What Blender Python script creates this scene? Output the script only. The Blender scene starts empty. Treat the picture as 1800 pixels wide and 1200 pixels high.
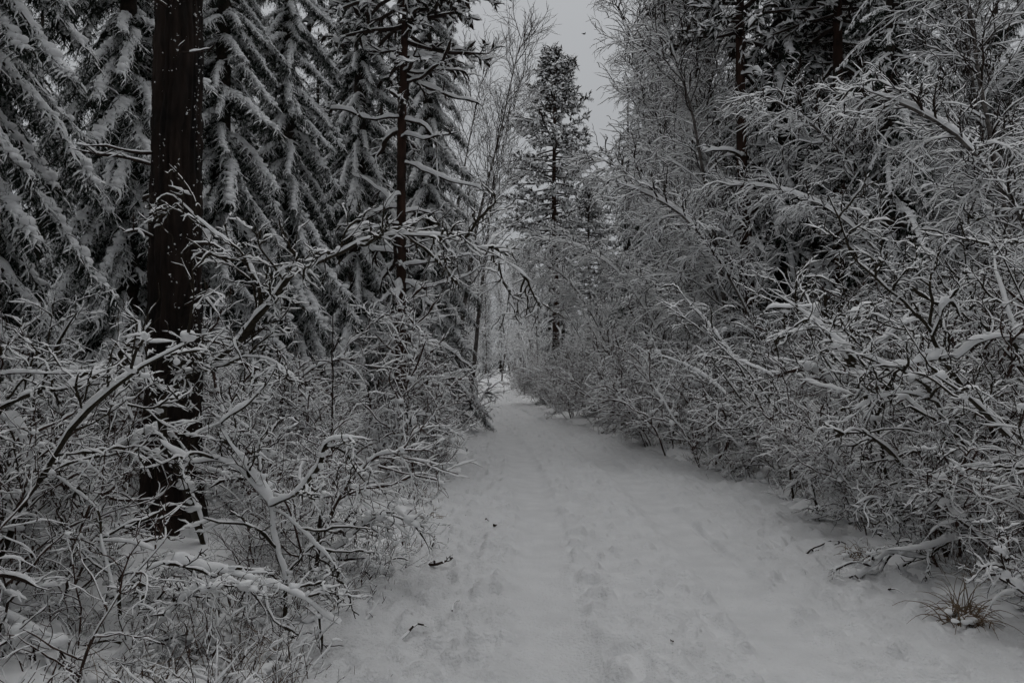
import bpy, math
import numpy as np
from mathutils import Matrix, Vector

# ------------------------------------------------------------------ camera, sky, light, exposure
scene = bpy.context.scene
COL = scene.collection
CAM_H, PITCH, FPX = 1.6, math.radians(1.9), 1350.0        # focal length in pixels of an 1800 px wide frame
cam_d = bpy.data.cameras.new("camera")
cam_d.lens, cam_d.sensor_width = 27.0, 36.0
cam_d.clip_start, cam_d.clip_end = 0.05, 2000.0
cam = bpy.data.objects.new("camera", cam_d)
COL.objects.link(cam)
cam.location = (0, 0, CAM_H)
cam.rotation_euler = (math.radians(90) + PITCH, 0, 0)
scene.camera = cam

SUN_EL, SUN_ROT = math.radians(62), 0.0            # behind the clouds, down the line of the path
world = bpy.data.worlds.new("World")
scene.world = world
world.use_nodes = True
wn, wl = world.node_tree.nodes, world.node_tree.links
wn.clear()
sky = wn.new("ShaderNodeTexSky")
sky.sky_type = 'NISHITA'
sky.sun_disc = False
sky.sun_elevation, sky.sun_rotation = SUN_EL, SUN_ROT
sky.dust_density, sky.air_density = 4.0, 1.0
hs = wn.new("ShaderNodeHueSaturation"); hs.inputs['Saturation'].default_value = 0.12
wl.new(sky.outputs[0], hs.inputs['Color'])
# overcast layer: brighter towards the zenith, as under any even cloud deck
tc = wn.new("ShaderNodeTexCoord")
sx = wn.new("ShaderNodeSeparateXYZ"); wl.new(tc.outputs['Generated'], sx.inputs[0])
ramp = wn.new("ShaderNodeValToRGB"); wl.new(sx.outputs['Z'], ramp.inputs[0])
ramp.color_ramp.elements[0].position = 0.0
ramp.color_ramp.elements[0].color = (0.30, 0.312, 0.328, 1)
ramp.color_ramp.elements[1].position = 1.0
ramp.color_ramp.elements[1].color = (0.58, 0.594, 0.612, 1)
sc10 = wn.new("ShaderNodeVectorMath"); sc10.operation = 'SCALE'; sc10.inputs['Scale'].default_value = 11.4
wl.new(ramp.outputs[0], sc10.inputs[0])
mx = wn.new("ShaderNodeMix"); mx.data_type = 'RGBA'; mx.inputs['Factor'].default_value = 0.95
wl.new(hs.outputs[0], mx.inputs['A']); wl.new(sc10.outputs[0], mx.inputs['B'])
bg = wn.new("ShaderNodeBackground"); bg.inputs['Strength'].default_value = 0.1
wl.new(mx.outputs['Result'], bg.inputs['Color'])
wo = wn.new("ShaderNodeOutputWorld"); wl.new(bg.outputs[0], wo.inputs['Surface'])

sun_d = bpy.data.lights.new("sun", 'SUN')
sun_d.energy, sun_d.angle, sun_d.color = 1.05, math.radians(90), (1.0, 0.97, 0.94)
sun = bpy.data.objects.new("sun", sun_d); COL.objects.link(sun)
sun.rotation_euler = (SUN_EL - math.radians(90), 0, -SUN_ROT)

vs = scene.view_settings
vs.view_transform, vs.look, vs.gamma, vs.use_curve_mapping = 'Standard', 'None', 1.0, False
vs.exposure = -0.17
scene.cycles.max_bounces = 4
scene.cycles.diffuse_bounces = 3
scene.cycles.glossy_bounces = 1
scene.cycles.transmission_bounces = 0
scene.cycles.use_denoising = True
scene.cycles.debug_use_spatial_splits = True
scene.cycles.adaptive_threshold = 0.04

# ------------------------------------------------------------------ helpers
RNG = np.random.default_rng(11)
CP, SP = math.cos(PITCH), math.sin(PITCH)

def P3(px, py, depth):
    """world point seen at pixel (px,py) of the 1800x1200 photograph, `depth` metres in front of the camera"""
    xc, yc = (px - 900) / FPX * depth, (600 - py) / FPX * depth
    return np.array([xc, depth * CP - yc * SP, CAM_H + depth * SP + yc * CP])

def unit(v):
    return v / np.maximum(np.linalg.norm(v, axis=-1, keepdims=True), 1e-9)

class Noise2:
    def __init__(s, seed): s.t = np.random.default_rng(seed).uniform(-1, 1, (256, 256))
    def __call__(s, x, y):
        xi, yi = np.floor(x).astype(int), np.floor(y).astype(int)
        fx, fy = x - xi, y - yi
        fx, fy = fx*fx*fx*(fx*(fx*6-15)+10), fy*fy*fy*(fy*(fy*6-15)+10)
        a, b, c, d = (s.t[(xi+i) & 255, (yi+j) & 255] for i, j in ((0,0),(1,0),(0,1),(1,1)))
        return (a*(1-fx)+b*fx)*(1-fy) + (c*(1-fx)+d*fx)*fy
N2 = [Noise2(k) for k in range(8)]

class Acc:
    """collects vertices, quads and triangles; build() makes ONE mesh"""
    def __init__(s): s.v, s.q, s.qm, s.t, s.tm, s.n = [], [], [], [], [], 0
    def add(s, v, q=None, qm=0, t=None, tm=0):
        v = np.asarray(v, float).reshape(-1, 3); s.v.append(v)
        if q is not None:
            q = np.asarray(q).reshape(-1, 4); s.q.append(q + s.n)
            s.qm.append(np.broadcast_to(np.asarray(qm), (len(q),)))
        if t is not None:
            t = np.asarray(t).reshape(-1, 3); s.t.append(t + s.n)
            s.tm.append(np.broadcast_to(np.asarray(tm), (len(t),)))
        s.n += len(v)
    def mesh(s, name, mats):
        me = bpy.data.meshes.new(name)
        v = np.concatenate(s.v)
        q = np.concatenate(s.q) if s.q else np.zeros((0, 4), int)
        t = np.concatenate(s.t) if s.t else np.zeros((0, 3), int)
        mi = np.concatenate([np.concatenate(s.qm) if s.qm else np.zeros(0), np.concatenate(s.tm) if s.tm else np.zeros(0)])
        me.vertices.add(len(v)); me.vertices.foreach_set("co", v.astype(np.float32).ravel())
        nl = q.size + t.size
        me.loops.add(nl); me.loops.foreach_set("vertex_index", np.concatenate([q.ravel(), t.ravel()]).astype(np.int32))
        npoly = len(q) + len(t)
        me.polygons.add(npoly)
        me.polygons.foreach_set("loop_start", np.concatenate([np.arange(len(q))*4, q.size + np.arange(len(t))*3]).astype(np.int32))
        me.polygons.foreach_set("material_index", mi.astype(np.int32))
        me.polygons.foreach_set("use_smooth", np.ones(npoly, bool))
        for m in mats: me.materials.append(m)
        me.update(calc_edges=True)
        return me

def link(name, me, parent=None, loc=(0,0,0), rot=(0,0,0), scale=1.0):
    o = bpy.data.objects.new(name, me)
    COL.objects.link(o)
    o.location, o.rotation_euler = loc, rot
    o.scale = (scale,)*3 if np.isscalar(scale) else scale
    if parent is not None: o.parent = parent
    return o

def thing(name, label, cat, loc=(0,0,0), rz=0.0, group=None, scale=1.0):
    o = link(name, None, None, loc, (0,0,rz), scale)
    o.empty_display_size = 0.2
    return tag(o, label, cat, group)

def tag(o, label, cat, group=None):
    o["label"], o["category"] = label, cat
    if group: o["group"] = group
    return o

def strands(rng, p0, d0, L, P, grav, wob):
    """integrate N curved strands of P points; grav bends them down (<0) or up (>0)"""
    N = len(p0); L = np.broadcast_to(np.asarray(L, float), (N,)); step = (L/(P-1))[:, None]
    pos = np.empty((N, P, 3)); pos[:, 0] = p0; d = unit(d0)
    g = np.broadcast_to(np.asarray(grav, float), (N,))
    for i in range(1, P):
        pos[:, i] = pos[:, i-1] + d*step
        d = d + rng.normal(0, wob, (N, 3)); d[:, 2] += g
        d = unit(d)
    return pos

def grow(rng, pos, k, t0, t1, ang, L, P, grav, wob, jit=.45, planar=False, taper=.5, up=0.0):
    """k children on every strand of pos"""
    N, Pn, _ = pos.shape
    t = t0 + (t1-t0)*(np.arange(k)[None] + rng.random((N, k)))/k
    x = np.clip(t*(Pn-1), 0, Pn-1.001); i0 = x.astype(int); f = (x-i0)[..., None]
    r = np.arange(N)[:, None]
    a, b = pos[r, i0], pos[r, i0+1]
    base, T = a*(1-f)+b*f, unit(b-a)
    if planar:
        pr = np.cross(T, [0, 0, 1.0]); pr = pr * np.where(np.arange(k) % 2 == 0, 1, -1)[None, :, None]
        pr = pr + rng.normal(0, .12, pr.shape)
    else:
        pr = rng.normal(size=(N, k, 3)); pr[..., 2] += up
    pr = unit(pr - (pr*T).sum(-1, keepdims=True)*T)
    an = (ang*rng.uniform(.7, 1.3, (N, k)))[..., None]
    d = T*np.cos(an) + pr*np.sin(an)
    Lc = np.broadcast_to(np.asarray(L, float), (N,))[:, None]*(1-taper*t)*rng.uniform(1-jit, 1+jit, (N, k))
    return strands(rng, base.reshape(-1, 3), d.reshape(-1, 3), Lc.ravel(), P, grav, wob)

def tube(acc, pos, r0, r1, snow=0.0, wide=0.0, n=4, rng=None, bark=0, white=1, gaps=.25, ref=None, lump=.4, close=False, lo=.25, prof=None):
    """bark tubes carrying a ridge of snow on their upper side; snow/wide = height and overhang of the ridge in metres"""
    N, P, _ = pos.shape
    T = unit(np.gradient(pos, axis=1))
    S = np.cross(T, np.array([0, 0, 1.0]) if ref is None else np.array(ref, float))
    bad = np.linalg.norm(S, axis=-1) < .08
    S[bad] = np.cross(T[bad], [1.0, .3, 0]); S = unit(S)
    U = np.cross(S, T)
    u = np.linspace(0, 1, P)[None]
    rad = np.asarray(r0 if np.ndim(r0) else np.full(N, r0))[:, None]*(1-u) + np.asarray(r1 if np.ndim(r1) else np.full(N, r1))[:, None]*u
    rad = np.broadcast_to(rad, (N, P))
    hz = np.clip((np.sqrt(np.clip(1-T[..., 2]**2, 0, 1))-lo)/(.8-lo), 0, 1)
    h = np.zeros((N, P)); w = h
    if np.max(snow) > 0:
        m = rng.uniform(1-lump, 1+lump, (N, P))*rng.uniform(.6, 1.3, (N, 1))
        m = m*np.where(rng.random((N, 1)) < gaps, rng.uniform(0, .3, (N, 1)), 1)
        if prof is not None: m = np.broadcast_to(prof, (N, P))*rng.uniform(1-lump, 1+lump, (N, P))
        h = np.broadcast_to(np.asarray(snow, float), (N,))[:, None]*m*hz
        w = np.broadcast_to(np.asarray(wide, float), (N,))[:, None]*np.sqrt(np.clip(m, 0, 2))*hz
        h = h.copy(); w = w.copy(); h[:, -1] = 0; w[:, -1] = 0
        if P > 4: h[:, -2] *= .6; w[:, -2] *= .6
    if close:
        rad = rad.copy(); rad[:, -1] = 0; h[:, -1] = 0; w[:, -1] = 0
    th = -math.pi/2 + 2*math.pi*np.arange(n)/n
    c, s = np.cos(th), np.sin(th)
    off = (S[:, :, None]*(c*(rad[..., None] + w[..., None]))[..., None]
           + U[:, :, None]*np.where(s < 0, s*rad[..., None], s*(rad[..., None] + h[..., None]))[..., None])
    v = pos[:, :, None] + off
    i = np.arange(N*P*n).reshape(N, P, n)
    j = np.roll(np.arange(n), -1)
    q = np.stack([i[:, :-1], i[:, :-1][..., j], i[:, 1:][..., j], i[:, 1:]], -1)
    sm = (s > -.01) & (s[j] > -.01)
    hm = (h[:, 1:] + h[:, :-1])*.5
    mi = np.where(sm[None, None] & (hm > .35*rad[:, 1:])[..., None], white, bark)
    acc.add(v, q, mi.ravel())

def needles(acc, rng, pos, per, ln, wd, mat, fwd=.7, down=.35):
    N, P, _ = pos.shape
    x = np.clip(rng.uniform(.05, 1, (N, per))*(P-1), 0, P-1.001); i0 = x.astype(int); f = (x-i0)[..., None]
    r = np.arange(N)[:, None]; a, b = pos[r, i0], pos[r, i0+1]
    p, T = (a*(1-f)+b*f).reshape(-1, 3), unit(b-a).reshape(-1, 3)
    R = rng.normal(size=p.shape); R = unit(R - (R*T).sum(-1, keepdims=True)*T)
    d = unit(T*fwd + R); d[:, 2] -= down; d = unit(d)
    sd = unit(np.cross(d, rng.normal(size=d.shape)))*wd*.5
    l = ln*rng.uniform(.6, 1.25, (len(p), 1))
    v = np.stack([p-sd, p+sd, p+d*l], 1)
    acc.add(v, t=np.arange(len(p)*3).reshape(-1, 3), tm=mat)

def ico(sub):
    g = (1+5**.5)/2
    v = [(-1,g,0),(1,g,0),(-1,-g,0),(1,-g,0),(0,-1,g),(0,1,g),(0,-1,-g),(0,1,-g),(g,0,-1),(g,0,1),(-g,0,-1),(-g,0,1)]
    f = [(0,11,5),(0,5,1),(0,1,7),(0,7,10),(0,10,11),(1,5,9),(5,11,4),(11,10,2),(10,7,6),(7,1,8),(3,9,4),(3,4,2),(3,2,6),(3,6,8),(3,8,9),(4,9,5),(2,4,11),(6,2,10),(8,6,7),(9,8,1)]
    v = [np.array(p)/np.linalg.norm(p) for p in v]
    for _ in range(sub):
        c, nf = {}, []
        def mid(a, b):
            k = (min(a, b), max(a, b))
            if k not in c: m = v[a]+v[b]; v.append(m/np.linalg.norm(m)); c[k] = len(v)-1
            return c[k]
        for a, b, d in f:
            x, y, z = mid(a, b), mid(b, d), mid(d, a)
            nf += [(a,x,z),(b,y,x),(d,z,y),(x,y,z)]
        f = nf
    return np.array(v), np.array(f)
ICO = [ico(k) for k in range(4)]

def blobs(acc, rng, c, size, mat, flat=.6, sub=1, rough=.22):
    """lumps of snow, each a dented, flattened ball"""
    V, F = ICO[sub]; N = len(c)
    if N == 0: return
    size = np.broadcast_to(np.asarray(size, float), (N,))
    k = rng.normal(0, 2.2, (N, 3, 3)); ph = rng.uniform(0, 6, (N, 3))
    w = np.sin(np.einsum('vk,nkj->nvj', V, k) + ph[:, None]).mean(-1)
    r = 1 + rough*2*w
    st = rng.uniform(.75, 1.3, (N, 1, 3)); st[..., 2] = flat*rng.uniform(.8, 1.2, (N, 1))
    v = V[None]*r[..., None]*size[:, None, None]*st + c[:, None]
    acc.add(v, t=(F[None] + (np.arange(N)*len(V))[:, None, None]).reshape(-1, 3), tm=mat)

def spline(pts, step):
    pts = np.asarray(pts, float)
    q = np.vstack([2*pts[0]-pts[1], pts, 2*pts[-1]-pts[-2]])
    out = []
    for i in range(1, len(q)-2):
        m = max(2, int(np.linalg.norm(q[i+1]-q[i])/step))
        t = np.linspace(0, 1, m, endpoint=False)[:, None]
        a, b, c, d = q[i-1], q[i], q[i+1], q[i+2]
        out.append(.5*(2*b + (c-a)*t + (2*a-5*b+4*c-d)*t*t + (3*b-a-3*c+d)*t**3))
    out.append(pts[-1:])
    return np.vstack(out)

# ------------------------------------------------------------------ materials
def mat(name, c0, c1=None, scale=20.0, rough=.85, bump=0.0, bscale=None, spec=.15, detail=4, stretch=None, rand=0.0):
    m = bpy.data.materials.new(name); m.use_nodes = True
    nt = m.node_tree; b = nt.nodes['Principled BSDF']
    b.inputs['Roughness'].default_value = rough
    b.inputs['Specular IOR Level'].default_value = spec
    b.inputs['Base Color'].default_value = (*c0, 1)
    co = nt.nodes.new("ShaderNodeTexCoord"); src = co.outputs['Object']
    if stretch:
        mp = nt.nodes.new("ShaderNodeMapping"); mp.inputs['Scale'].default_value = stretch
        nt.links.new(src, mp.inputs[0]); src = mp.outputs[0]
    if c1:
        n = nt.nodes.new("ShaderNodeTexNoise"); n.inputs['Scale'].default_value = scale; n.inputs['Detail'].default_value = detail
        nt.links.new(src, n.inputs['Vector'])
        r = nt.nodes.new("ShaderNodeValToRGB")
        r.color_ramp.elements[0].position, r.color_ramp.elements[1].position = .35, .65
        r.color_ramp.elements[0].color, r.color_ramp.elements[1].color = (*c0, 1), (*c1, 1)
        nt.links.new(n.outputs['Fac'], r.inputs[0]); nt.links.new(r.outputs[0], b.inputs['Base Color'])
    if bump:
        n2 = nt.nodes.new("ShaderNodeTexNoise"); n2.inputs['Scale'].default_value = bscale or scale; n2.inputs['Detail'].default_value = 6
        nt.links.new(src, n2.inputs['Vector'])
        bp = nt.nodes.new("ShaderNodeBump"); bp.inputs['Strength'].default_value = bump; bp.inputs['Distance'].default_value = .02
        nt.links.new(n2.outputs['Fac'], bp.inputs['Height']); nt.links.new(bp.outputs[0], b.inputs['Normal'])
    return m

M_SNOW = mat("fresh_snow", (.86, .865, .875), (.90, .905, .91), 9, .7, .25, 30)
M_PATH = mat("trodden_snow", (.68, .685, .695), (.75, .755, .765), 3.5, .75, .9, 45)
M_TWIG = mat("twig_bark", (.016, .011, .009), (.042, .029, .023), 14)
M_WAND = mat("red_brown_twig", (.034, .021, .017), (.080, .050, .040), 14)
M_BRANCH = mat("mossy_branch_bark", (.018, .015, .010), (.045, .036, .024), 25, bump=.5, bscale=60)
M_SPRUCEBARK = mat("spruce_bark", (.014, .011, .009), (.040, .030, .024), 12, bump=.6, bscale=25)
M_PINE = mat("pine_bark", (.006, .0048, .0042), (.024, .016, .0125), 9, bump=.8, bscale=18, stretch=(1, 1, .25))
M_PINERED = mat("red_pine_bark", (.022, .014, .011), (.055, .030, .022), 9, bump=.6, bscale=18, stretch=(1, 1, .3))
M_BIRCH = mat("grey_birch_bark", (.05, .042, .038), (.16, .145, .135), 7, stretch=(1, 1, 3))
M_NEEDLE = mat("spruce_needles", (.007, .013, .009), (.016, .027, .017), 5, .7)
M_PNEEDLE = mat("pine_needles", (.010, .016, .011), (.022, .032, .022), 5, .7)
M_STRAW = mat("dead_grass_straw", (.11, .078, .05), (.22, .155, .10), 10)
M_FEATHER = mat("dark_feathers", (.02, .02, .022), (.04, .04, .045), 20)

# ------------------------------------------------------------------ the path and the snowy ground
_yk = np.array([-40, 0, 5, 12, 20, 30, 40, 56, 72, 100, 400.])
_xk = np.array([.9, .95, 1.0, 1.08, .5, -.7, -1.2, -.75, -4, -20, -90])
_hk = np.array([2.05, 2.05, 2.05, 1.85, 1.55, 1.4, 1.45, 1.7, 2.2, 3, 3])
_yy = np.linspace(-40, 400, 4401)
def _smooth(a, n=60):
    k = np.hanning(2*n+1); k /= k.sum()
    return np.convolve(np.pad(a, n, 'edge'), k, 'valid')
_xc, _hw = _smooth(np.interp(_yy, _yk, _xk)), _smooth(np.interp(_yy, _yk, _hk))
def path_c(y): return np.interp(y, _yy, _xc)
def path_h(y): return np.interp(y, _yy, _hw)

def base_z(x, y):
    """gentle lie of the land: the track climbs a little far away, the verges rise from it"""
    far = np.clip((y-40)/45, 0, 1)
    return .55*far*far*(3-2*far)

def path_z(x, y):
    e = x - path_c(y)                      # metres right of the centre line
    z = base_z(x, y)
    z = z + .018*N2[0](x*1.1, y*.8) + .012*N2[1](x*3.1, y*2.3)
    rough = np.ones_like(x)
    for a, b, dep in ((-1.0, -.55, .042), (.40, .80, .03)):     # two wheel ruts, swept smooth
        wob = .03*N2[2](y*.5, y*0+a*7)
        u = (e-wob-(a+b)/2)/((b-a)/2)
        inside = 1/(1+np.exp((np.abs(u)-1)*7))
        z = z - dep*inside + .010*np.exp(-((np.abs(u)-1.22)/.14)**2)*(.6+.8*N2[3](y*2.4, e*3))
        rough = rough*(1-.85*inside)
    for c0, dp in ((.82, .06), (-.52, .018), (-1.03, .016), (-.30, .012), (.25, .014), (.60, .010)):
        z = z - dp*np.exp(-((e-c0-.05*N2[2](y*.35, y*0+c0*5))/.034)**2)*np.clip(.5+N2[5](y*.7, y*0+c0*9), 0, 1)
    crumb = np.clip(N2[4](x*9, y*7)-.1, 0, 1)*.065 + np.clip(N2[5](x*19, y*15)-.15, 0, 1)*.042
    z = z + rough*(crumb + .008*N2[6](x*6, y*5))
    return z

def add_prints(x, y, z):
    r = np.random.default_rng(5)
    prints = []
    for lane, n in ((-.05, 30), (.15, 30), (-.35, 18), (-1.35, 26), (-1.6, 22), (1.15, 14)):
        yy = 3.4
        for k in range(n):
            yy += r.uniform(.28, .55)
            prints.append((path_c(yy)+lane+r.normal(0, .09), yy, r.uniform(.11, .15), r.uniform(.045, .06), r.normal(0, .3), r.uniform(.012, .038)))
    for k in range(130):                     # paw marks and fallen clods on the rough strip
        yy = 3.6*(7.5/3.6)**r.random()
        prints.append((path_c(yy)+r.uniform(-1.95, -1.1), yy, r.uniform(.025, .05), r.uniform(.02, .035), r.uniform(0, 3), r.uniform(.012, .035)))
    for px, py, a, b, th, d in prints:
        m = (np.abs(x-px) < .3) & (np.abs(y-py) < .35)
        dx, dy = x[m]-px, y[m]-py
        u, v = dx*math.cos(th)+dy*math.sin(th), -dx*math.sin(th)+dy*math.cos(th)
        rr = np.sqrt((v/a)**2 + (u/b)**2)
        z[m] += -d/(1+np.exp((rr-1)*13)) + .4*d*np.exp(-((rr-1.3)/.2)**2)
    return z

def ground_z(x, y):
    e = (np.abs(x - path_c(y)) - path_h(y)) + .22*N2[0](x*.9, y*.9) + .12*N2[1](x*2.7, y*2.7) + .05*N2[3](x*7, y*7)
    s = np.clip(e/.5+.5, 0, 1); s = s*s*(3-2*s)
    side = np.clip(e/5, 0, 1)
    hum = (.10*N2[2](x*.7, y*.7) + .09*np.abs(N2[3](x*1.7, y*1.7)) + .07*np.abs(N2[4](x*4.1, y*4.1)) + .025*N2[5](x*9, y*9))
    return base_z(x, y) - .2 + s*(.22 + hum*np.clip(.35+e, .3, 1)) + .3*side

def grid_obj(name, X, Y, Z, m):
    r, c = X.shape
    i = np.arange(r*c).reshape(r, c)
    a = Acc(); a.add(np.stack([X, Y, Z], -1), np.stack([i[:-1, :-1], i[:-1, 1:], i[1:, 1:], i[1:, :-1]], -1))
    o = link(name, a.mesh(name, [m])); o["kind"] = "structure"
    return o

ys = 2.6*(80/2.6)**np.linspace(0, 1, 460); ys = np.concatenate([np.linspace(-14, 2.5, 40), ys])
us = np.linspace(-1.25, 1.25, 225)
Y, U = np.meshgrid(ys, us, indexing='ij')
X = path_c(Y) + U*path_h(Y)
grid_obj("snow_path", X, Y, add_prints(X, Y, path_z(X, Y)), M_PATH)
ys = np.concatenate([np.linspace(-60, 2, 40), 2.4*(60/2.4)**np.linspace(0, 1, 300), np.linspace(62, 600, 60)])
e = np.sign(np.linspace(-1, 1, 261))*(np.abs(np.linspace(-1, 1, 261))**2.6)
Y, E = np.meshgrid(ys, e, indexing='ij')
X = path_c(Y) + E*260 + np.linspace(-1, 1, 261)[None]*14
grid_obj("snow_ground", X, Y, ground_z(X, Y), M_SNOW)

def gz(x, y):
    a, b = np.array([float(x)]), np.array([float(y)])
    return float(max(ground_z(a, b)[0], path_z(a, b)[0] if abs(x-path_c(y)) < path_h(y)*1.2 else -9))

# ------------------------------------------------------------------ spruces
def bough_mesh(seed, name, rich=True, LB=2.0, kk=30):
    """one drooping snow-laden spruce bough, 2 m long, growing along +X"""
    r = np.random.default_rng(seed); a = Acc()
    el = np.radians(np.interp(np.linspace(0, 1, 14), [0, .3, .75, 1], [-6, -36, -52, -38]) + r.normal(0, 4, 14))
    st = LB/13
    ax = np.zeros((1, 14, 3)); yaw = np.cumsum(r.normal(0, .07, 14))
    for i in range(1, 14):
        ax[0, i] = ax[0, i-1] + st*np.array([math.cos(el[i])*math.cos(yaw[i]), math.cos(el[i])*math.sin(yaw[i]), math.sin(el[i])])
    k = kk if rich else 16
    tw = grow(r, ax, k, .08, .99, .8, .42, 6, -.30, .12, planar=True, taper=.55, jit=.45)
    sub = grow(r, tw, 5 if rich else 2, .15, .95, .8, .22, 4, -.3, .14, planar=True, taper=.4)
    hang = grow(r, np.concatenate([tw, tw]) if rich else tw, 3 if rich else 1, .1, .95, 1.3, .34, 4, -.8, .1, taper=.3, up=-1.0)
    w = dict(rng=r, bark=0, white=1)
    prof = .55 + .6*_smooth(r.random(14+8), 4)[0:14][None]
    tube(a, ax, .020, .005, .085, .062, n=10 if rich else 6, gaps=0, lump=.35, lo=.1, **w)
    pt = np.array([1.1, 1.2, .9, .55, .15, 0])[None]*r.uniform(.4, 1.3, (len(tw), 1))
    tube(a, tw, .005, .0025, .046, .030 if rich else .036, n=6 if rich else 4, gaps=.0, lump=.3, lo=.2, prof=pt, **w)
    if rich: tube(a, sub, .004, .002, .018, .013, n=4, gaps=.6, lump=.6, lo=.3, **w)
    nl, nw = (.055, .008) if rich else (.10, .022)
    needles(a, r, tw, 18 if rich else 10, nl, nw, 2)
    needles(a, r, sub, 10 if rich else 6, nl, nw, 2)
    needles(a, r, hang, 12 if rich else 10, nl, nw, 2, fwd=1.1, down=.5)
    cl = tw[r.random(len(tw)) < .8]
    blobs(a, r, cl[:, 1] + [0, 0, .02], r.uniform(.036, .085, len(cl)), 1, .65, 1 if rich else 0)
    cx = ax[0][1:-1]; cx = np.concatenate([cx, (cx[1:]+cx[:-1])/2]) + [0, 0, .05]
    if not rich: cx = cx[::2]
    blobs(a, r, cx + r.normal(0, .02, cx.shape), r.uniform(.045, .095, len(cx)), 1, .7, 1 if rich else 0)
    return a if not rich else a.mesh(name, [M_SPRUCEBARK, M_SNOW, M_NEEDLE])

BOUGHS = [bough_mesh(100+i, "bough") for i in range(6)]
LONG = [bough_mesh(120+i, "bough", True, 3.0, 46) for i in range(4)]
LOD = [bough_mesh(200+i, "far_bough", rich=False) for i in range(4)]
LOD = [(np.concatenate(a.v), np.concatenate(a.q), np.concatenate(a.qm), np.concatenate(a.t), np.concatenate(a.tm)) for a in LOD]

def trunk_mesh(name, H, r0, r1, m, seed, n=14, bend=.12, flecks=0):
    r = np.random.default_rng(seed); z = np.concatenate([[-.3, 0, .15, .4], np.linspace(1, H, int(H*1.3)+4)])
    P = len(z)
    px = _smooth(r.normal(0, 1, P+40), 8)[20:20+P]; py = _smooth(r.normal(0, 1, P+40), 8)[20:20+P]
    pos = np.stack([(px-px[1])*bend, (py-py[1])*bend, z], -1)
    rad = r0 + (r1-r0)*np.clip(z/H, 0, 1) + r0*.5*np.exp(-np.maximum(z, 0)/.25)
    th = np.arange(n)*2*math.pi/n
    rr = rad[:, None]*(1 + .06*r.normal(size=(P, n)))
    v = np.stack([pos[:, None, 0] + np.cos(th)*rr, pos[:, None, 1] + np.sin(th)*rr, np.broadcast_to(z[:, None], (P, n))], -1)
    i = np.arange(P*n).reshape(P, n); j = np.roll(np.arange(n), -1)
    a = Acc(); a.add(v, np.stack([i[:-1], i[:-1][:, j], i[1:][:, j], i[1:]], -1))
    return a.mesh(name, [m]), pos

def spruce_layout(r, H, R, z0, gap, per):
    out = []; z = z0
    while z < H-.3:
        f = (z-z0)/(H-z0)
        for k in range(per):
            L = R*((1-f)**.75*.95+.05)*r.uniform(.72, 1.15)
            out.append((z+r.uniform(-.2, .2), k*2*math.pi/per + z*2.4 + r.uniform(-.4, .4), max(L, .25)/1.75, math.radians(np.interp(f, [0, .5, 1], [9, 0, -32]) + r.normal(0, 6))))
        z += gap*(1-.45*f)*r.uniform(.85, 1.15)
    return out

def spruce_near(x, y, H, R, seed, label, z0=.7, gap=.37, per=5):
    r = np.random.default_rng(seed)
    t = thing("spruce_tree", label, "spruce tree", (x, y, gz(x, y)))
    me, pos = trunk_mesh("trunk", H, .055+.011*H, .02, M_SPRUCEBARK, seed)
    link("trunk", me, t)
    for z, az, s, tilt in spruce_layout(r, H, R, z0, gap, per):
        big = s > 1.0; me = LONG[r.integers(len(LONG))] if big else BOUGHS[r.integers(len(BOUGHS))]; s = s/1.5 if big else s
        link("bough", me, t, (np.interp(z, pos[:, 2], pos[:, 0]), np.interp(z, pos[:, 2], pos[:, 1]), z), (0, tilt, az), (s, s*r.uniform(.8, 1.05), s))
    return t

def spruce_proto(seed, H, R, z0, gap, per):
    r = np.random.default_rng(seed); a = Acc()
    for z, az, s, tilt in spruce_layout(r, H, R, z0, gap, per):
        v, q, qm, t, tm = LOD[r.integers(len(LOD))]
        M = np.array(Matrix.Rotation(az, 3, 'Z') @ Matrix.Rotation(tilt, 3, 'Y'))*s
        a.add(v @ M.T + [0, 0, z], q, qm, t, tm)
    return trunk_mesh("trunk", H, .055+.010*H, .02, M_SPRUCEBARK, seed, 10)[0], a.mesh("crown", [M_SPRUCEBARK, M_SNOW, M_NEEDLE])

FARSPRUCE = [spruce_proto(301, 15, 2.3, .9, .72, 5), spruce_proto(302, 13, 1.8, .6, .64, 5), spruce_proto(303, 17, 2.4, 2.2, .76, 5)]

def spruce_far(x, y, k, s, label, group, rz):
    t = thing("spruce_tree", label, "spruce tree", (x, y, gz(x, y)-.05), rz, group, s)
    link("trunk", FARSPRUCE[k][0], t); link("crown", FARSPRUCE[k][1], t)
    return t

# ------------------------------------------------------------------ pines
def tuft(crown, r, l2, snow=1.0):
    """pine shoots: bristling needles, clotted snow lying among and over them"""
    needles(crown, r, l2[:, 1:], 15, .12, .019, 2, fwd=.6, down=.05)
    l3 = grow(r, l2, 4, .35, 1.0, .8, .18, 3, -.05, .2, taper=.0)
    tube(crown, l3, .004, .003, .062*snow, .034*snow, n=4, rng=r, gaps=.15, lump=.7, lo=.0)
    needles(crown, r, l3, 3, .09, .013, 2, fwd=.8, down=.1)
    sel = r.random(len(l2)) < .35
    blobs(crown, r, l2[sel][:, 3] + [0, 0, .03], r.uniform(.05, .09, sel.sum()), 1, .5, 0, .4)

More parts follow.
